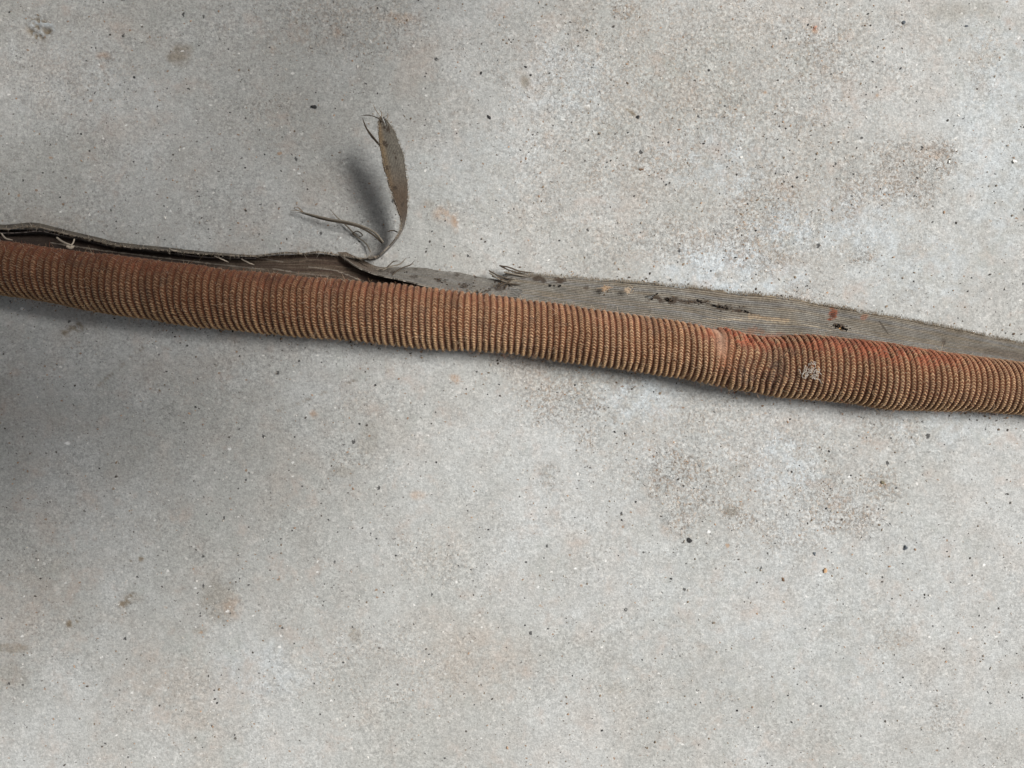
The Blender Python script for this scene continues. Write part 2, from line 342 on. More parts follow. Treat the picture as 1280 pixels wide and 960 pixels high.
def sheet(name, ST, e=1.0, du=.95, dv=.62, amp=.10, line=3.0, thick=.35, ragA=0., ragB=1.2, holes=None, colour=None, wr=.4, bulge=0., ends=(0, 0), mat=None, cross=2.6, parent=None):
    """woven strip between two edges. ST rows: ax, ay, az(mm), bx, by, bz(mm)"""
    ST = np.array(ST, float); L = np.hypot(*np.diff((ST[:, :2]+ST[:, 3:5])/2, axis=0).T).sum()
    nu = int(L/du)+2; t = np.linspace(0, 1, nu)
    mid = np.c_[(ST[:, :2]+ST[:, 3:5])/2, ST]; Q = spline(mid, t)[:, 2:]
    A = P(Q[:, 0], Q[:, 1], Q[:, 2]*.001); B = P(Q[:, 3], Q[:, 4], Q[:, 5]*.001)
    Wd = np.linalg.norm(B-A, axis=1)/PP; wmax = np.percentile(Wd, 90); nv = int(wmax/dv)+2
    v = np.linspace(0, 1, nv); U = t[:, None]*L+0*v; Vp = v[None]*wmax+0*U
    pos = A[:, None]+(B-A)[:, None]*v[None, :, None]
    zlin = A[:, None, 2]+(B-A)[:, None, 2]*(1-(1-v[None])**e)
    pos[..., 2] = zlin
    pos[..., 2] += (np.sin(v*math.pi)[None]*bulge + wr*(fbm(U/45, Vp/22, 51, 3)-.5)*1.6)*.001
    pos[..., 2] = np.maximum(pos[..., 2], GROUND+.0006)
    gu = np.gradient(pos, axis=0); gv = np.gradient(pos, axis=1); N = np.cross(gu, gv); N /= np.linalg.norm(N, axis=-1, keepdims=True)+1e-12
    li = Vp/line+(fbm(U/30, Vp/30, 52, 2)-.5)*.5; k = np.floor(li).astype(np.int64)
    rid = np.cos(2*math.pi*li); crs = np.cos(2*math.pi*(U/cross)+math.pi*k)
    nn = N*np.sign(N[..., 2:3].mean())
    nn = N if nn is None else nn
    hgt = (rid*.6+rid.clip(0)*crs*.5)*amp*.001
    top = pos+nn*(hgt[..., None]+thick*.0005); bot = pos-nn*thick*.0005
    keep = np.ones((nu-1, nv-1), bool); Uc = U[:-1, :-1]; Vc = Vp[:-1, :-1]; vv = v[None, :-1]+0*Uc
    ra = ragA*(vn(Uc/9, Uc*0, 61)*1.1+vn(Uc/1.7, Uc*0, 65)*.5)**2/wmax; rb = ragB*(vn(Uc/11, Uc*0, 62)*1.1+vn(Uc/1.7, Uc*0, 66)*.5)**2/wmax
    keep &= (vv >= ra-1e-9*(ragA == 0)) & (vv <= 1-rb)
    if ends[0]: keep &= Uc > ends[0]*(fbm(Vc/2.2, Vc*0+3, 63, 2)*1.7)**2
    if ends[1]: keep &= Uc < L-ends[1]*(fbm(Vc/2.2, Vc*0+7, 64, 2)*1.7)**2
    ix = Q[:, None, 0]*(1-v)+Q[:, None, 3]*v; iy = Q[:, None, 1]*(1-v)+Q[:, None, 4]*v
    if holes is not None:
        hm = holes(ix, iy); keep &= ~(hm[:-1, :-1] > .5)
    c = np.zeros(U.shape+(3,))+np.array((.188, .176, .155))
    c = mixc(c, (.25, .235, .205), sstep(.45, .7, fbm(U/50, Vp/12, 71, 3))*.7)
    c = mixc(c, (.17, .145, .11), sstep(.5, .72, fbm(U/30, Vp/9, 72, 3))*.6)
    c = mixc(c, (.16, .18, .22), (h2(k, k*0, 3) > .7)*.22)
    c = mixc(c, (.27, .21, .14), (h2(k, k*0, 8) > .75)*.3)
    if colour is not None: c = colour(c, ix, iy, U, Vp, v[None]+0*U)
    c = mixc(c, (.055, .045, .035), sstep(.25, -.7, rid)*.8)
    c *= (.82+.36*vn(U/1.6, k*3.1, 73))[..., None]
    n = nu*nv; ft = gridfaces(nu, nv)[keep.ravel()]; F = [ft, ft[:, ::-1]+n]
    kp = np.pad(keep, 1)
    K = lambda di, dj: keep & ~kp[1+di:nu+di, 1+dj:nv+dj]
    idx = np.arange(n).reshape(nu, nv)
    for (di, dj, a, b) in ((-1, 0, idx[:-1, 1:], idx[:-1, :-1]), (1, 0, idx[1:, :-1], idx[1:, 1:]), (0, -1, idx[:-1, :-1], idx[1:, :-1]), (0, 1, idx[1:, 1:], idx[:-1, 1:])):
        m = K(di, dj); F.append(np.stack([a[m], a[m]+n, b[m]+n, b[m]], -1))
    VV = np.concatenate([top.reshape(-1, 3), bot.reshape(-1, 3)]); F = np.concatenate(F)
    used = np.zeros(2*n, bool); used[F.ravel()] = True; mp = np.cumsum(used)-1
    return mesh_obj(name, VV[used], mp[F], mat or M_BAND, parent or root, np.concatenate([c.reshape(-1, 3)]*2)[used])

# right-hand flat edging: inner edge inside the tube, outer edge on the concrete
def edge_rows(pts, inz=.78):
    rows = []
    for x, yo, zo in pts:
        yc, r, lf = tube(np.array([float(x)])); yc, r, lf = yc[0], r[0], lf[0]
        z = (r*PP*inz+lf*.6)*1000
        rows.append((x, yc-r*.62, z, x-1, yo, zo))
    return rows
def line_mask(ix, iy, pts, w, s=0, jag=1.5):
    m = np.zeros_like(ix)
    for (x0, y0), (x1, y1) in zip(pts[:-1], pts[1:]):
        dx, dy = x1-x0, y1-y0; t = np.clip(((ix-x0)*dx+(iy-y0)*dy)/(dx*dx+dy*dy), 0, 1)
        dd = np.hypot(ix-x0-t*dx, iy-y0-t*dy)+(fbm(ix/2.5, iy/2.5, s, 2)-.5)*jag*2
        m = np.maximum(m, 1-sstep(w*.6, w*1.2, dd))
    return m
TEAR = [((808,371),(816,372),(821,368)), ((832,374),(840,376)), ((873,376),(880,379)), ((892,382),(902,384),(912,387)), ((925,388),(936,391)), ((1046,407),(1051,409),(1060,412)), ((686,357),(700,358))]
def holesR(ix, iy):
    m = 0*ix
    for L, w in zip(TEAR, (1.9, 1.8, 1.2, .9, .8, 2.3, .9)): m = np.maximum(m, line_mask(ix, iy, L, w, 3, 2.4))
    return m
def colR(c, ix, iy, U, Vp, v):
    n = fbm(ix/5, iy/4, 81, 3)
    def sp(x, y, rx, ry, col, a):
        nonlocal c
        c = mixc(c, col, a*(1-sstep(.5, 1.2, np.hypot((ix-x)/rx, (iy-y)/ry)+(n-.5)*2.2)))
    c = mixc(c, (.36, .29, .20), sstep(.22, .0, v)*.6)
    for (x, y, rx, ry, a) in ((673,350,9,4,.8),(701,350,7,4,.9),(733,359,5,3,.7),(815,372,10,5,.8),(840,376,13,4,.85),(860,378,12,3,.7),(878,378,8,4,.85),(905,385,14,4,.8),(925,388,8,4,.6),(627,352,12,10,.6),(660,344,14,4,.4),(1182,428,3,5,.7),(975,398,14,3,.35)):
        sp(x, y, rx, ry, (.045, .028, .018), a)
    c = mixc(c, (.05, .035, .025), line_mask(ix, iy, ((812,371),(840,376),(880,378),(900,384),(935,391),(960,398)), 1.0, 5, 1.6)*.85)
    c = mixc(c, (.42, .31, .20), line_mask(ix, iy, ((938,396),(965,399),(985,402)), 3.0, 6, 2)*.6)
    c = mixc(c, (.45, .37, .27), line_mask(ix, iy, ((880,399),(910,400),(940,399)), 1.0, 6, 1)*.6)
    c = mixc(c, (.42, .36, .27), line_mask(ix, iy, ((960,402),(1000,404),(1040,413)), .9, 6, 1)*.5)
    sp(1043, 391, 9, 8, (.24, .07, .032), .92); sp(1042, 394, 4, 4, (.07, .02, .012), .9); sp(1082, 396, 5, 3, (.30, .11, .05), .5)
    sp(1052, 409, 12, 5, (.05, .03, .02), .8); sp(1053, 411, 3, 2.5, (.40, .22, .08), .9)
    sp(944, 415, 12, 7, (.27, .13, .08), .55); sp(968, 422, 14, 5, (.29, .12, .07), .55)
    sp(757, 361, 4, 3, (.55, .38, .25), .7); sp(784, 363, 3, 3, (.55, .42, .3), .6)
    c = mixc(c, (.06, .05, .04), line_mask(ix, iy, ((1101,402),(1112,417)), 1.2, 8, .6)*.8)
    c = mixc(c, (.30, .22, .13), sstep(.90, .98, v)*.5*(ix > 850))
    c = mixc(c, (.09, .065, .05), (1-sstep(.30, .55, np.abs(v-.52)/.3+(n-.5)*.4))*sstep(1180, 1280, ix)*.5)
    return c
OUT = [(628,341,1.6),(640,339,1.6),(660,341,1.0),(680,343,.6),(740,348,.2),(800,352,.1),(860,357,0),(920,365,0),(960,368,0),(1000,374,.1),(1060,385,.2),(1120,396,.2),(1180,407,.2),(1240,420,.2),(1290,430,.2),(1400,452,.2),(1500,474,.2)]
sheet('flat_edging', edge_rows(OUT), e=1.7, holes=holesR, colour=colR, ragB=2.6, ends=(9, 0), wr=.95)

# middle piece: torn away from the tube, its inner edge lifted
def colM(c, ix, iy, U, Vp, v):
    n = fbm(ix/5, iy/4, 85, 3); c = mixc(c, (.25, .245, .23), 0*ix+.4)
    hz = fbm(ix/3, iy/2.4, 86, 3)
    for (x, y, rx, ry, a) in ((487,341,7,3,.8),(517,346,7,3,.7),(547,350,4,4,.95),(578,357,8,4,.85),(572,344,7,3,.7),(596,346,6,4,.8),(611,363,5,3,.7),(545,340,5,2,.5),(625,358,12,10,.85),(518,337,5,2,.5)):
        c = mixc(c, (.045, .03, .022), a*(1-sstep(.4, 1.0, np.hypot((ix-x)/rx, (iy-y)/ry)*1.15+(hz-.5)*2.2)))
    c = mixc(c, (.13, .09, .06), sstep(500, 455, ix)*.8)
    c = mixc(c, (.38, .34, .29), sstep(.09, .0, v)*.9)
    return c
sheet('torn_edging', [(422,316,5.0,432,315,3),(430,323,7.2,446,321,2),(447,334.5,9.2,472,333,.8),(470,343.5,10.4,490,334,.3),(495,349,10.8,513,334,.2),(520,355,10.6,545,336,.2),(545,361,10.0,572,340,.2),(570,366,9.2,596,345,.3),(595,370,8.4,618,349,.8),(625,371,7.6,642,352,1.5),(650,373,7.3,657,354,1.6)],
      e=1.5, colour=colM, ragA=.5, ragB=2.2, ends=(0, 9), wr=.5)

# brown lining between tube and standing band
def colL(c, ix, iy, U, Vp, v):
    n = fbm(U/40, Vp/2.2, 91, 3)
    c = 0*c+np.array((.115, .080, .058)); c = mixc(c, (.20, .155, .115), sstep(.5, .75, n)*.8); c = mixc(c, (.06, .035, .028), sstep(.5, .3, n)*.6)
    c = mixc(c, (.03, .018, .015), sstep(330, 230, ix)*.85+sstep(438, 462, ix)*.9)  # shade of the gap painted near-black into both ends of the lining
    for L in (((322,322),(345,326),(352,327)), ((385,333),(420,338),(450,350)), ((340,336),(370,341),(410,345)), ((60,303),(120,312),(250,328),(330,337))):
        c = mixc(c, (.38, .33, .27), line_mask(ix, iy, L, .8, 7, .7)*.7)
    return c
LIN = []
for x, yo, zo in [(-230,250,.2),(-120,268,.2),(0,286,.2),(50,287,.2),(100,294,.2),(150,305,.2),(200,312,.3),(260,318,.6),(300,320,1.2),(340,319,2.6),(400,317,3.6),(440,323,4.4),(465,336,4.2),(490,347,3.6),(520,354,3)]:
    yc, r, lf = tube(np.array([float(x)])); LIN.append((x, yc[0]-r[0]*.6, r[0]*PP*850+lf[0]*600, x, yo+.5, zo))
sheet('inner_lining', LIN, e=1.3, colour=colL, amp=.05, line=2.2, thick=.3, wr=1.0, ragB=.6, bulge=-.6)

# standing band that peels away to the upper left
def colS(c, ix, iy, U, Vp, v):
    n = fbm(U/4, Vp/4, 95, 3); c = mixc(c, (.12, .10, .072), 0*ix+.85); c = mixc(c, (.06, .05, .035), sstep(.5, .68, fbm(U/9, Vp/5, 96, 3))*.7)
    spots = np.zeros_like(ix)
    for x in (12, 38, 76, 108, 144, 178, 206, 243, 268): spots = np.maximum(spots, 1-sstep(.4, 1.1, np.hypot((ix-x)/8, (v-.3)/.4)+(n-.5)*1.6))
    c = mixc(c, (.045, .035, .028), spots*.85); c = mixc(c, (.36, .31, .25), sstep(.84, .95, v)*.95)
    return c
LINE = [(-230,243),(-120,268),(0,286),(36,283.5),(48,284),(87,293.5),(117,300),(146,307),(200,312.5),(260,318),(320,320),(357,316),(380,317),(397,315),(425,319),(450,322.5),(470,321)]
def off(x): return float(np.interp(x, [-230, 0, 150, 260, 320, 400, 430, 470], [4.5, 5, 4, 2.8, .8, .3, -1, -3]))
rows = [(x, y-off(x), .1, x, y, float(np.interp(x, [-200, 0, 300, 400, 470], [6.5, 6.5, 7, 7.5, 8]))) for x, y in LINE]
rows += [(484,313,1.6,482,312,8.6), (496,299,3.5,494.5,298,9.8), (503.5,286,5.2,500.5,287,11.2), (506.5,276,6.4,501,277,12.4), (510,259,8,496,261,14.2), (510.5,240,9.6,489,242,15.4), (508.5,216,11.4,481.5,218,16.6),
         (504.5,192,13.2,476.5,194,17.6), (495,168,15.4,473.5,170,18.6), (487,155,17,473,156,19.2), (479,144,18.6,473.5,146,19.8)]
def colF(c, ix, iy, U, Vp, v):
    c = colS(c, ix, iy, U, Vp, np.where(iy < 300, .5, v)) if False else colS(c, ix, iy, U, Vp, v)
    n = fbm(ix/3, iy/3, 97, 3); up = sstep(290, 270, iy)*(ix > 465)
    f = mixc(np.zeros_like(c)+np.array((.150, .138, .116)), (.20, .135, .07), sstep(.62, .95, v)*.8)
    f = mixc(f, (.085, .055, .035), sstep(195, 250, iy)*.9)
    for (x, y, r) in ((484,163,4),(480,160,3),(492,191,3.5),(481,181,4),(494,197,3),(483,210,4),(493,235,4),(503,256,3.5),(477,152,3),(498,172,2)):
        f = mixc(f, (.04, .028, .02), (.9*(1-sstep(.4, 1.1, np.hypot((ix-x)*1.5, iy-y)/r+(fbm(ix/1.6, iy/1.6, 98, 2)-.5)*2.4))))
    return c*(1-up[..., None])+f*up[..., None]
sheet('peeled_strip', rows, e=1.0, colour=colF, amp=.07, line=2.3, cross=2.3, thick=.35, wr=.6, ragA=2.0, ragB=2.0, ends=(0, 10))
# second ply: thin pale edge inside the standing band on the left
def colP(c, ix, iy, U, Vp, v): return mixc(c*.35, (.30, .26, .24), sstep(.6, .95, v)*.8)
sheet('inner_ply', [(-230,252,.6,-230,249,4.4),(-100,277,.6,-100,274,4.4),(0,293,.6,0,290.5,4.4),(30,293,.6,30,290,4.6),(52,292,.6,52,288.5,5),(75,296,.6,75,293.5,5.2),(100,301,.6,100,298,5),(140,309,.6,140,307,4.6),(210,317,.6,210,315,4.4),(250,322,.6,250,320.5,5),(280,323,.8,280,322,5.2),(320,324,1.2,320,322.5,5.2)],
      colour=colP, amp=.06, thick=.25, ragB=2.5, wr=.3)

# ------------------------------------------------------------------ threads
def thread_parts(name, lines, rads, mat, parent, cols):
    for i, L in enumerate(lines): tubes(name, [L], [rads[i] if hasattr(rads, '__len__') else rads], mat, parent, [cols[i]])
def poly(pts, n=26, wob=.35):
    Q = spline(np.array(pts, float), np.linspace(0, 1, n)); L = P(Q[:, 0], Q[:, 1], Q[:, 2]*.001)
    L = L+(rng.random((n, 3))-.5)*wob*.0002; L[:, 2] = np.maximum(L[:, 2], GROUND+.0003); return L
TAN = (.27, .205, .14); DK = (.09, .07, .05); PALE = (.50, .43, .34); GREY = (.22, .19, .15)
thread_parts('loose_thread', [poly([(479,303,6),(470,292,5.5),(453,283,5),(434,277.5,4.2),(410,273.5,3.2),(379,265.5,2.2),(368,261,2.2)]),
                       poly([(478,304,5.6),(466,293,5.2),(448,283.5,4.6),(430,279,3.8),(408,275,2.8),(382,268,1.8),(372,265,1.6)]),
                       poly([(380,266,2.2),(374,260,2.6),(367,259,3)], 8), poly([(380,266,2.2),(371,263,2.6),(363,263,2)], 8), poly([(378,265,2.2),(371,258,2.6)], 6)],
      [.00036, .00030, .0001, .0001, .0001], M_THREAD, root, [GREY, DK, TAN, TAN, TAN])
thread_parts('loose_thread', [poly([(463,315,1),(458,305,.6),(447,296,.2),(432,281,.4),(420,270,.6),(412,261,.2)]), poly([(446,296,0),(441,292,.4),(447,289,.6),(453,294,.3),(447,297,.2)])], [.00022, .00018], M_THREAD, root, [GREY, DK])
thread_parts('tip_thread', [poly([(478,152,19.5),(471,147,20),(460,144,20),(450,145,19)]), poly([(475,145,20),(470,138,21),(466,130,22)]), poly([(477,184,17.5),(468,173,18),(458,160,18),(453,147,18)]),
                     poly([(479,186,17),(469,176,17.5),(461,166,17),(456,157,17)]), poly([(476,148,20),(477,141,20.5),(474,137,20)]), poly([(482,150,19),(485,145,19),(484,141,19)])],
      [.00016, .00010, .00024, .0002, .0001, .0001], M_THREAD, root, [DK, TAN, DK, GREY, TAN, TAN])
thread_parts('frayed_thread', [poly([(624,332,4),(636,334,4),(650,339,3),(668,341,1.5)]), poly([(630,340,3.5),(645,343,3),(660,346,1.5)]), poly([(611,338,3),(622,344,3.4),(640,350,2.6)]), poly([(612,341,3),(626,350,3),(650,356,3)]),
                      poly([(633,354,3),(643,355,3.4),(652,356,3)]), poly([(615,345,2.6),(632,351,3),(642,360,3)]), poly([(626,333,3.6),(640,339,3.5),(655,342,2)]), poly([(637,352,3.2),(626,357,3.5),(618,364,4)]), poly([(634,356,3.2),(630,362,4),(622,368,6)])],
      .00024, M_THREAD, root, [DK, GREY, DK, GREY, DK, DK, DK, DK, DK])
thread_parts('pale_thread', [poly([(71,297,6),(78,302,7),(87,306,8),(92,308,8)], 12), poly([(93,299,6),(91,304,7.5),(87,308,8)], 10), poly([(2,292,6),(7,298,8),(16,300,9)], 12), poly([(212,311,6),(216,313,7.5),(223,314,7)], 10),
                      poly([(268,320,6),(275,323,7.5),(286,328,8)], 12), poly([(302,324,6),(312,329,8),(318,331,8)], 10), poly([(84,308,8.6),(88,310,8.8),(93,307,8.6)], 8)],
      [.0003, .00025, .00025, .0002, .0002, .0002, .0005], M_THREAD, root, [PALE]*7)
thread_parts('edge_thread', [poly([(490,344,8),(500,336,5),(513,331,3),(518,326,3)]), poly([(478,338,8),(488,333,5),(500,330,4),(508,322,3)]), poly([(484,334,7),(492,327,6),(499,326,5)]), poly([(497,290,8),(490,288,9),(484,290,9)]), poly([(470,337,8),(486,334,6),(497,335,4)])],
      [.0002, .0002, .00016, .0002, .00016], M_THREAD, root, [DK, GREY, DK, DK, GREY])
# lint on the sleeve, tufts on the edging
def on_tube(x, y, up=.0006):
    yc, r, lf = tube(np.array([float(x)])); yc, r, lf = yc[0], r[0], lf[0]; u = np.clip((y-yc)/r, -.97, .97)
    return (r*.84+r*math.sqrt(1-u*u))*PP*1000*.97+lf*1000+up*1000-1.2
ln = []
for a in range(34):
    x, y = 1013+rng.normal()*4.2, 465+rng.normal()*6; q = [(x, y, on_tube(x, y))]
    for k in range(4): x += rng.normal()*1.8; y += rng.normal()*2.4; q.append((x, y, on_tube(x, y, .0006+.0006*rng.random())))
    ln.append(poly(q, 12, .6))
tubes('lint_tuft', ln, .00009, M_THREAD, root, [(.55, .50, .44)]*34)['kind'] = 'stuff'
for cx, cy, cc in ((757, 360, (.40, .28, .18)), (784, 363, (.46, .36, .26))):
    ln = []
    for a in range(22):
        x, y = cx+rng.normal()*2, cy+rng.normal()*1.5; ln.append(poly([(x, y, 3.6), (x+rng.normal()*1.8, y+rng.normal()*1.4, 4.0), (x+rng.normal()*3, y+rng.normal()*2, 3.8)], 8))
    tubes('fibre_tuft', ln, .00010, M_THREAD, root, [cc]*22)['kind'] = 'stuff'
# fuzz: countless tiny fibres on sleeve and edging
ln = []; cl = []
for a in range(5200):
    x = rng.uniform(-60, 1340); yc, r, lf = tube(np.array([x])); yc, r, lf = yc[0], r[0], lf[0]
    th = rng.uniform(-.15, 3.1); rr = r*PP-.0002
    zc = r*PP*.84+lf+GROUND; b = P(x, yc, zc); p0 = np.array([b[0], b[1]-rr*math.cos(th), zc+rr*math.sin(th)])
    nrm = np.array([rng.normal()*.6, -math.cos(th), math.sin(th)]); tan = rng.normal(size=3)
    Ln = rng.uniform(.0004, .0016); k = np.linspace(0, 1, 4)[:, None]
    ln.append(p0-nrm*.0003+nrm*Ln*.55*k+tan*Ln*.5*k*k); cl.append(random.choice([(.48, .33, .2), (.34, .2, .12), (.58, .45, .32), (.3, .12, .07)]))
fz = tubes('surface_fuzz', ln, .00004, M_THREAD, root, cl, sides=3); fz['kind'] = 'stuff'
ln = []; cl = []
for a in range(1500):
    x = rng.uniform(632, 1330); yo = np.interp(x, [o[0] for o in OUT], [o[1] for o in OUT]); z = np.interp(x, [o[0] for o in OUT], [o[2] for o in OUT])
    s = rng.normal(); ln.append(poly([(x, yo+2.5, z+.4), (x+s, yo+.3, z+.3), (x+2.0*s, yo-rng.uniform(.6, 3.2), z+rng.uniform(-.3, .9))], 4)); cl.append(random.choice([TAN, GREY, (.3, .26, .2)]))
for a in range(500):
    k = rng.integers(0, len(rows)-12); t = rng.random(); q = np.array(rows[k])*(1-t)+np.array(rows[k+1])*t
    ln.append(poly([(q[3], q[4]+.5, q[5]), (q[3]+rng.normal(), q[4]+rng.normal()*1.5, q[5]+.4), (q[3]+rng.normal()*2, q[4]+rng.normal()*3, q[5]+rng.normal()*.8)], 4)); cl.append(random.choice([TAN, GREY, PALE]))
for a in range(420):
    k = rng.integers(len(rows)-10, len(rows)-1); t = rng.random(); q = np.array(rows[k])*(1-t)+np.array(rows[k+1])*t
    sd = rng.random() < .5; x, y, z = (q[0], q[1], q[2]) if sd else (q[3], q[4], q[5]); s = 1 if sd else -1
    ln.append(poly([(x-s*2, y, z), (x, y+rng.normal(), z), (x+s*rng.uniform(.3, 2.8), y+rng.normal()*2, z+rng.normal()*.5)], 4)); cl.append(random.choice([TAN, GREY, PALE]))
fz = tubes('edge_fuzz', ln, .00005, M_THREAD, root, cl, sides=3); fz['kind'] = 'stuff'

# ------------------------------------------------------------------ stone chips and grit
def stone_mat(name, c, r=.8):
    M = NT(name); co = M.coords(); n = M.noise(co, 2.2, 3, .7)
    M.put(M.b.inputs['Base Color'], M.mix(1.0, c, M.ramp(n, .25, .75, .7, 1.35), 'MULTIPLY')); M.b.inputs['Roughness'].default_value = r
    M.put(M.b.inputs['Normal'], M.bump(n, .0002, .8)); return M.m
SM = {'black': stone_mat('dark_stone', (.035, .035, .035)), 'brown': stone_mat('brown_stone', (.17, .11, .07)), 'white': stone_mat('quartz', (.82, .81, .77), .5),
      'slate': stone_mat('slate_stone', (.11, .125, .14)), 'orange': stone_mat('ochre_stone', (.52, .34, .2)), 'pink': stone_mat('pink_stone', (.48, .27, .2)), 'olive': stone_mat('olive_stone', (.16, .14, .09))}
import bmesh
def chip_mesh(name, mat, sx, sy, sz, seed):
    bm = bmesh.new(); bmesh.ops.create_icosphere(bm, subdivisions=2, radius=1); rr = random.Random(seed)
    cuts = [Vector((rr.gauss(0, 1), rr.gauss(0, 1), rr.gauss(0, .6))).normalized() for _ in range(5)]
    for v in bm.verts:
        for c in cuts:
            dd = v.co.dot(c)-rr.uniform(.30, .55)
            if dd > 0: v.co -= c*dd*.95
        v.co = Vector((v.co.x*sx, v.co.y*sy, v.co.z*sz))
    me = bpy.data.meshes.new(name); bm.to_mesh(me); bm.free(); me.materials.append(mat); return me
CH = [(391,132,4.2,3.6,'black','black triangular stone chip left of the frayed strip tip'),
      (611,145,2.4,4.2,'black','black sliver of stone alone in the upper middle, right of the frayed strip'),
      (798,145,3.6,2.6,'black','small black chip at the lower end of a short dark scratch, upper right'),
      (1132,27,3.4,3,'slate','dark slate speck close to the top edge, left of its paler twin'),
      (1210,31,3.4,2.4,'slate','flat grey speck near the top right corner of the concrete'),
      (1271,201,3.6,3.4,'white','white quartz chip at the far right edge above the fabric tube'),
      (1189,201,2.4,2.2,'white','white quartz speck beside the dark brown stain at upper right'),
      (685,325,2.2,3.6,'white','white upright chip just above the frayed start of the flat edging'),
      (802,211,3.6,3,'brown','brown stone chip in the brown stain field above the edging'),
      (1020,33,4.4,3.4,'pink','pinkish orange stone fleck near the top edge, right of centre'),
      (863,676,3.4,3.8,'black','black round stone chip below the brown stain under the tube'),
      (1020,693,3,4,'slate','dark slate chip standing left of the ochre stone'),
      (980,726,4.2,3,'brown','brown stone chip lowest of the loose stones right of centre'),
      (1033,713,4,5,'orange','pale ochre stone chip between the brown chip and the slate chip'),
      (1134,685,5,4.2,'slate','largest blue grey stone chip, right below the tube'),
      (1106,604,3.4,3.4,'olive','olive brown stone fleck at the right end of the lower stain')]
for i, (x, y, a, b, m, lab) in enumerate(CH):
    o = bpy.data.objects.new('stone_chip', chip_mesh('stone_chip', SM[m], a*PP, b*PP, min(a, b)*PP*.55, i)); COL.objects.link(o)
    p = P(x, y, 0); o.location = (p[0], p[1], GROUND+min(a, b)*PP*.12); o.rotation_euler = (0, 0, rng.uniform(0, 6)); tag(o, lab, 'stone chip', 'loose stone chips on the concrete')
# grit too small and too many to count
ico = bmesh.new(); bmesh.ops.create_icosphere(ico, subdivisions=1, radius=1); iv = np.array([v.co for v in ico.verts]); ifc = np.array([[v.index for v in f.verts] for f in ico.faces]); ico.free()
def grit(name, n, smin, smax, cols, dens=None):
    V = []; F = []; C = []; k = 0
    while k < n:
        x = rng.uniform(-60, 1340); y = rng.uniform(-60, 1020)
        if dens is not None and rng.random() > dens(x, y): continue
        s = smin+(smax-smin)*rng.random()**3; p = P(x, y, 0); j = iv*(1+.5*(rng.random((12, 1))-.5))
        a = rng.uniform(0, 6.3); sc = np.array([s*rng.uniform(.7, 1.4), s*rng.uniform(.6, 1), s*.6])*PP; j = j*sc
        j = np.stack([j[:, 0]*math.cos(a)-j[:, 1]*math.sin(a), j[:, 0]*math.sin(a)+j[:, 1]*math.cos(a), j[:, 2]], -1)
        V.append(j+np.array([p[0], p[1], GROUND+s*PP*.1])); F.append(ifc+12*k); c = cols[rng.integers(len(cols))]; C.append(np.tile(np.array(c)*rng.uniform(.7, 1.25), (12, 1))); k += 1
    o = mesh_obj(name, np.concatenate(V), np.zeros((0, 4)), M_GRIT, None, np.concatenate(C), f3=np.concatenate(F), smooth=False); return o
Mg = NT('grit_mineral'); Mg.put(Mg.b.inputs['Base Color'], Mg.attr('tint').outputs['Color']); Mg.b.inputs['Roughness'].default_value = .75; M_GRIT = Mg.m
def dn(x, y):
    r = .3
    for bx, by, rx, ry, a in BROWN:
        if abs(x-bx) < rx and abs(y-by) < ry: r = max(r, a)
    return r
g = grit('sand_grit', 7000, .5, 1.7, [(.30, .25, .20), (.45, .42, .37), (.10, .09, .08), (.6, .58, .54), (.38, .26, .18), (.05, .05, .05), (.22, .17, .12)], dn)
tag(g, 'fine scattered sand and grit all over the concrete', 'grit', kind='stuff')

def near_tube(x, y):
    yc, rr_, lf = tube(np.array([x])); d_ = y-(yc[0]+rr_[0]); return math.exp(-abs(d_-1)/5.) if d_ > -6 else (math.exp(-abs(y-np.interp(x, [o[0] for o in OUT], [o[1] for o in OUT])+2)/4.)*.7 if x > 640 else 0)
g = grit('shed_crumbs', 1300, .4, 1.5, [(.14, .10, .07), (.28, .19, .12), (.06, .05, .04), (.40, .30, .20)], near_tube)
tag(g, 'brown crumbs and fibre dust gathered along the fabric tube', 'crumbs', kind='stuff')
ln = []; cl = []
for a in range(240):
    x, y = rng.uniform(0, 1280), None; yc, rr_, lf = tube(np.array([x])); y = yc[0]+rr_[0]+rng.exponential(14) if rng.random() < .6 else yc[0]-rr_[0]-30-rng.exponential(30)
    an = rng.uniform(0, 6.3); L_ = rng.uniform(2, 6); b_ = rng.normal()*1.5
    ln.append(poly([(x, y, -.9), (x+math.cos(an)*L_*.5-math.sin(an)*b_, y+math.sin(an)*L_*.5+math.cos(an)*b_, -.7), (x+math.cos(an)*L_, y+math.sin(an)*L_, -.9)], 6)); cl.append(random.choice([DK, TAN, (.3, .17, .1), GREY]))
fz = tubes('shed_fibres', ln, .00005, M_THREAD, None, cl, sides=3); tag(fz, 'short loose fibres lying on the concrete around the tube', 'fibres', kind='stuff')

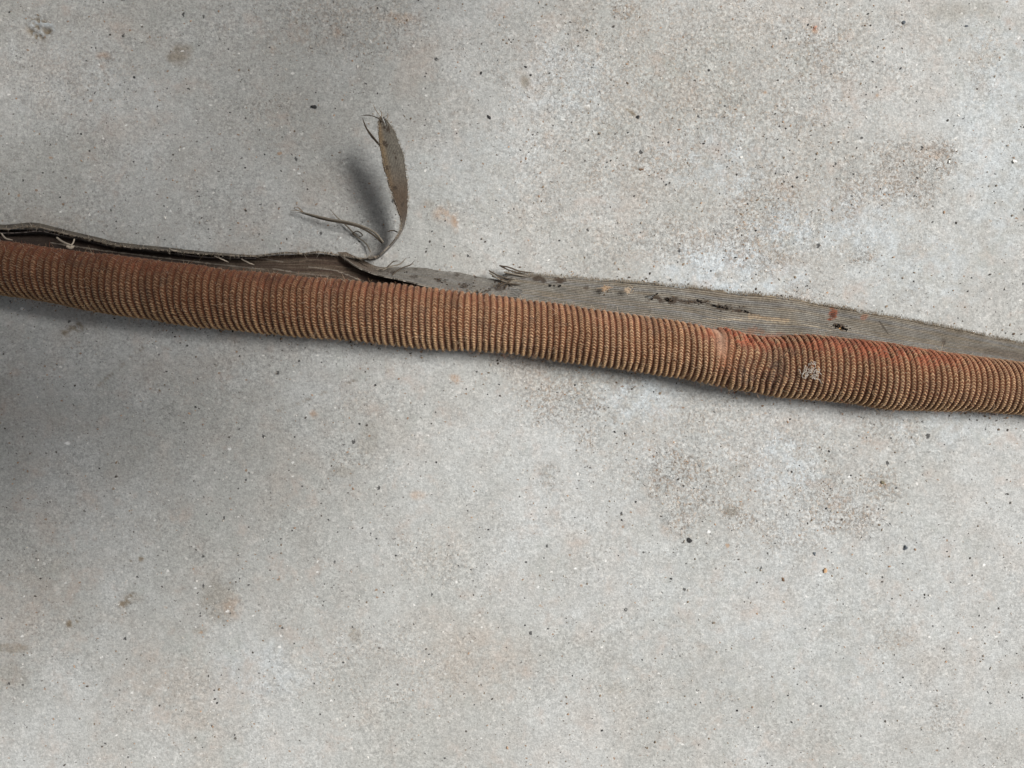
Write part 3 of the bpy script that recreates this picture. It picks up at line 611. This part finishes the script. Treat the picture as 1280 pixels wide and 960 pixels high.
# crumbs of dirt caught in the tears of the edging
V = []; F = []; C = []
for k in range(330):
    cx, cy = random.choice([(673,350),(701,352),(733,359),(815,372),(840,376),(860,378),(878,378),(905,385),(925,388),(1050,409),(627,355),(640,348),(600,364),(578,357),(547,350),(757,362),(500,343)])
    x, y = cx+rng.normal()*7, cy+rng.normal()*2.6; yo = np.interp(x, [o[0] for o in OUT], [o[1] for o in OUT]) if x > 640 else 340
    yc_, rr_, lf_ = tube(np.array([x])); yi = yc_[0]-rr_[0]*.62; w_ = np.clip((yi-y)/(yi-yo), 0, 1); z = (rr_[0]*PP*.78+lf_[0]*.6)*(1-w_)**1.7 if x > 640 else .0045*(1-np.clip((365-y)/25, 0, 1))+.003
    s_ = rng.uniform(.35, 1.25); p = P(x, y, z); j = iv*(1+.6*(rng.random((12, 1))-.5))*np.array([s_, s_*.7, s_*.7])*PP
    V.append(j+p+np.array([0, 0, .0002])); F.append(ifc+12*k); C.append(np.tile(np.array(random.choice([(.03, .022, .018), (.06, .045, .03), (.12, .08, .05)])), (12, 1)))
o = mesh_obj('dirt_crumbs', np.concatenate(V), np.zeros((0, 4)), M_GRIT, root, np.concatenate(C), f3=np.concatenate(F), smooth=False); o['kind'] = 'stuff'

# ------------------------------------------------------------------ the phone that takes the picture and shades the left side
def phone():
    r_ = bpy.data.objects.new('phone', None); COL.objects.link(r_); r_.location = (-.014, .034, H+.010)
    tag(r_, 'black phone held flat above the fabric tube, outside the picture', 'phone')
    Mp = NT('phone_shell'); Mp.put(Mp.b.inputs['Base Color'], (.03, .03, .03)); Mp.b.inputs['Roughness'].default_value = .4
    def slab(name, sx, sy, sz, z, mat):
        bm = bmesh.new(); bmesh.ops.create_cube(bm, size=1)
        for v in bm.verts: v.co = Vector((v.co.x*sx, v.co.y*sy, v.co.z*sz+z))
        bmesh.ops.bevel(bm, geom=[e for e in bm.edges if abs(e.verts[0].co.z-e.verts[1].co.z) > sz*.5], offset=.009, segments=4, affect='EDGES')
        me = bpy.data.meshes.new(name); bm.to_mesh(me); bm.free(); me.materials.append(mat); o = bpy.data.objects.new(name, me); COL.objects.link(o); o.parent = r_
    slab("shell", .190, .100, .008, .004, Mp.m)
    Ms = NT('phone_glass'); Ms.put(Ms.b.inputs['Base Color'], (.02, .02, .02)); Ms.b.inputs['Roughness'].default_value = .1
    slab('screen', .158, .072, .0006, .0085, Ms.m)
phone()
def photographer():
    """the person crouching above the upper edge of the picture and holding the phone in both hands"""
    J = []; Rd = []; E = []
    def add(p, r, par=None):
        J.append(p); Rd.append(r)
        if par is not None: E.append((par, len(J)-1))
        return len(J)-1
    X0 = PX
    pel = add((X0+.02,.82,.36), .135); sp = add((X0+.015,.68,.52), .125, pel); ch = add((X0+.01,.50,.66), .140, sp); nk = add((X0,.37,.70), .058, ch)
    h0 = add((X0-.01,.285,.675), .085, nk); h1 = add((X0-.01,.215,.635), .088, h0); add((X0-.01,.17,.60), .055, h1)
    for s_ in (-1, 1):
        o_ = -.018 if s_ > 0 else 0
        hip = add((X0+.02+s_*.11,.80,.34), .095, pel); kn = add((X0+s_*.24,.50,.47), .062, hip); an = add((X0+s_*.20,.80,.09), .042, kn); add((X0+s_*.22,.64,.035), .040, an)
        sh = add((X0+s_*.17,.47,.65), .062, ch); el = add((X0*.5+o_*1.4+s_*.24,.34,.40), .046, sh)
        wr = add((-.012+o_+s_*.125,.165,.285), .030, el); pm = add((-.012+o_+s_*.108,.105,.277), .030, wr)
        for k, (dx, ln) in enumerate(((.022,.95),(.004,1.05),(-.014,1.),(-.030,.85))):
            b = (-.012+o_+s_*(.100-dx*.4), .082-k*.014, .268)
            a1 = add(b, .0105, pm); a2 = add((b[0]-s_*.022*ln, b[1]-.012, .2575), .0090, a1); add((b[0]-s_*.036*ln, b[1]-.016, .2565), .0072, a2)
        t1 = add((-.012+o_+s_*.098,.085,.290), .013, wr); t2 = add((-.012+o_+s_*.082,.066,.288), .0105, t1); add((-.012+o_+s_*.066,.052,.2855), .009, t2)
    me = bpy.data.meshes.new('person'); me.from_pydata(J, E, []); o = bpy.data.objects.new('person', me); COL.objects.link(o)
    o.modifiers.new('skin', 'SKIN'); sb = o.modifiers.new('smooth', 'SUBSURF'); sb.levels = sb.render_levels = 2
    for i, v in enumerate(me.skin_vertices[0].data): v.radius = (Rd[i], Rd[i]); v.use_root = (i == 0)
    Mk = NT('dark_clothing'); co = Mk.coords(200.); Mk.put(Mk.b.inputs['Base Color'], Mk.mix(Mk.noise(co, 4, 3), (.10, .075, .06), (.15, .11, .09))); me.materials.append(Mk.m)
    tag(o, 'crouching figure in dark clothes holding the phone with both hands, outside the picture', 'person')
PX = .085
photographer()

# parts were built in world coordinates: keep them there under the root
for o in root.children: o.location = (0, 0, -GROUND)
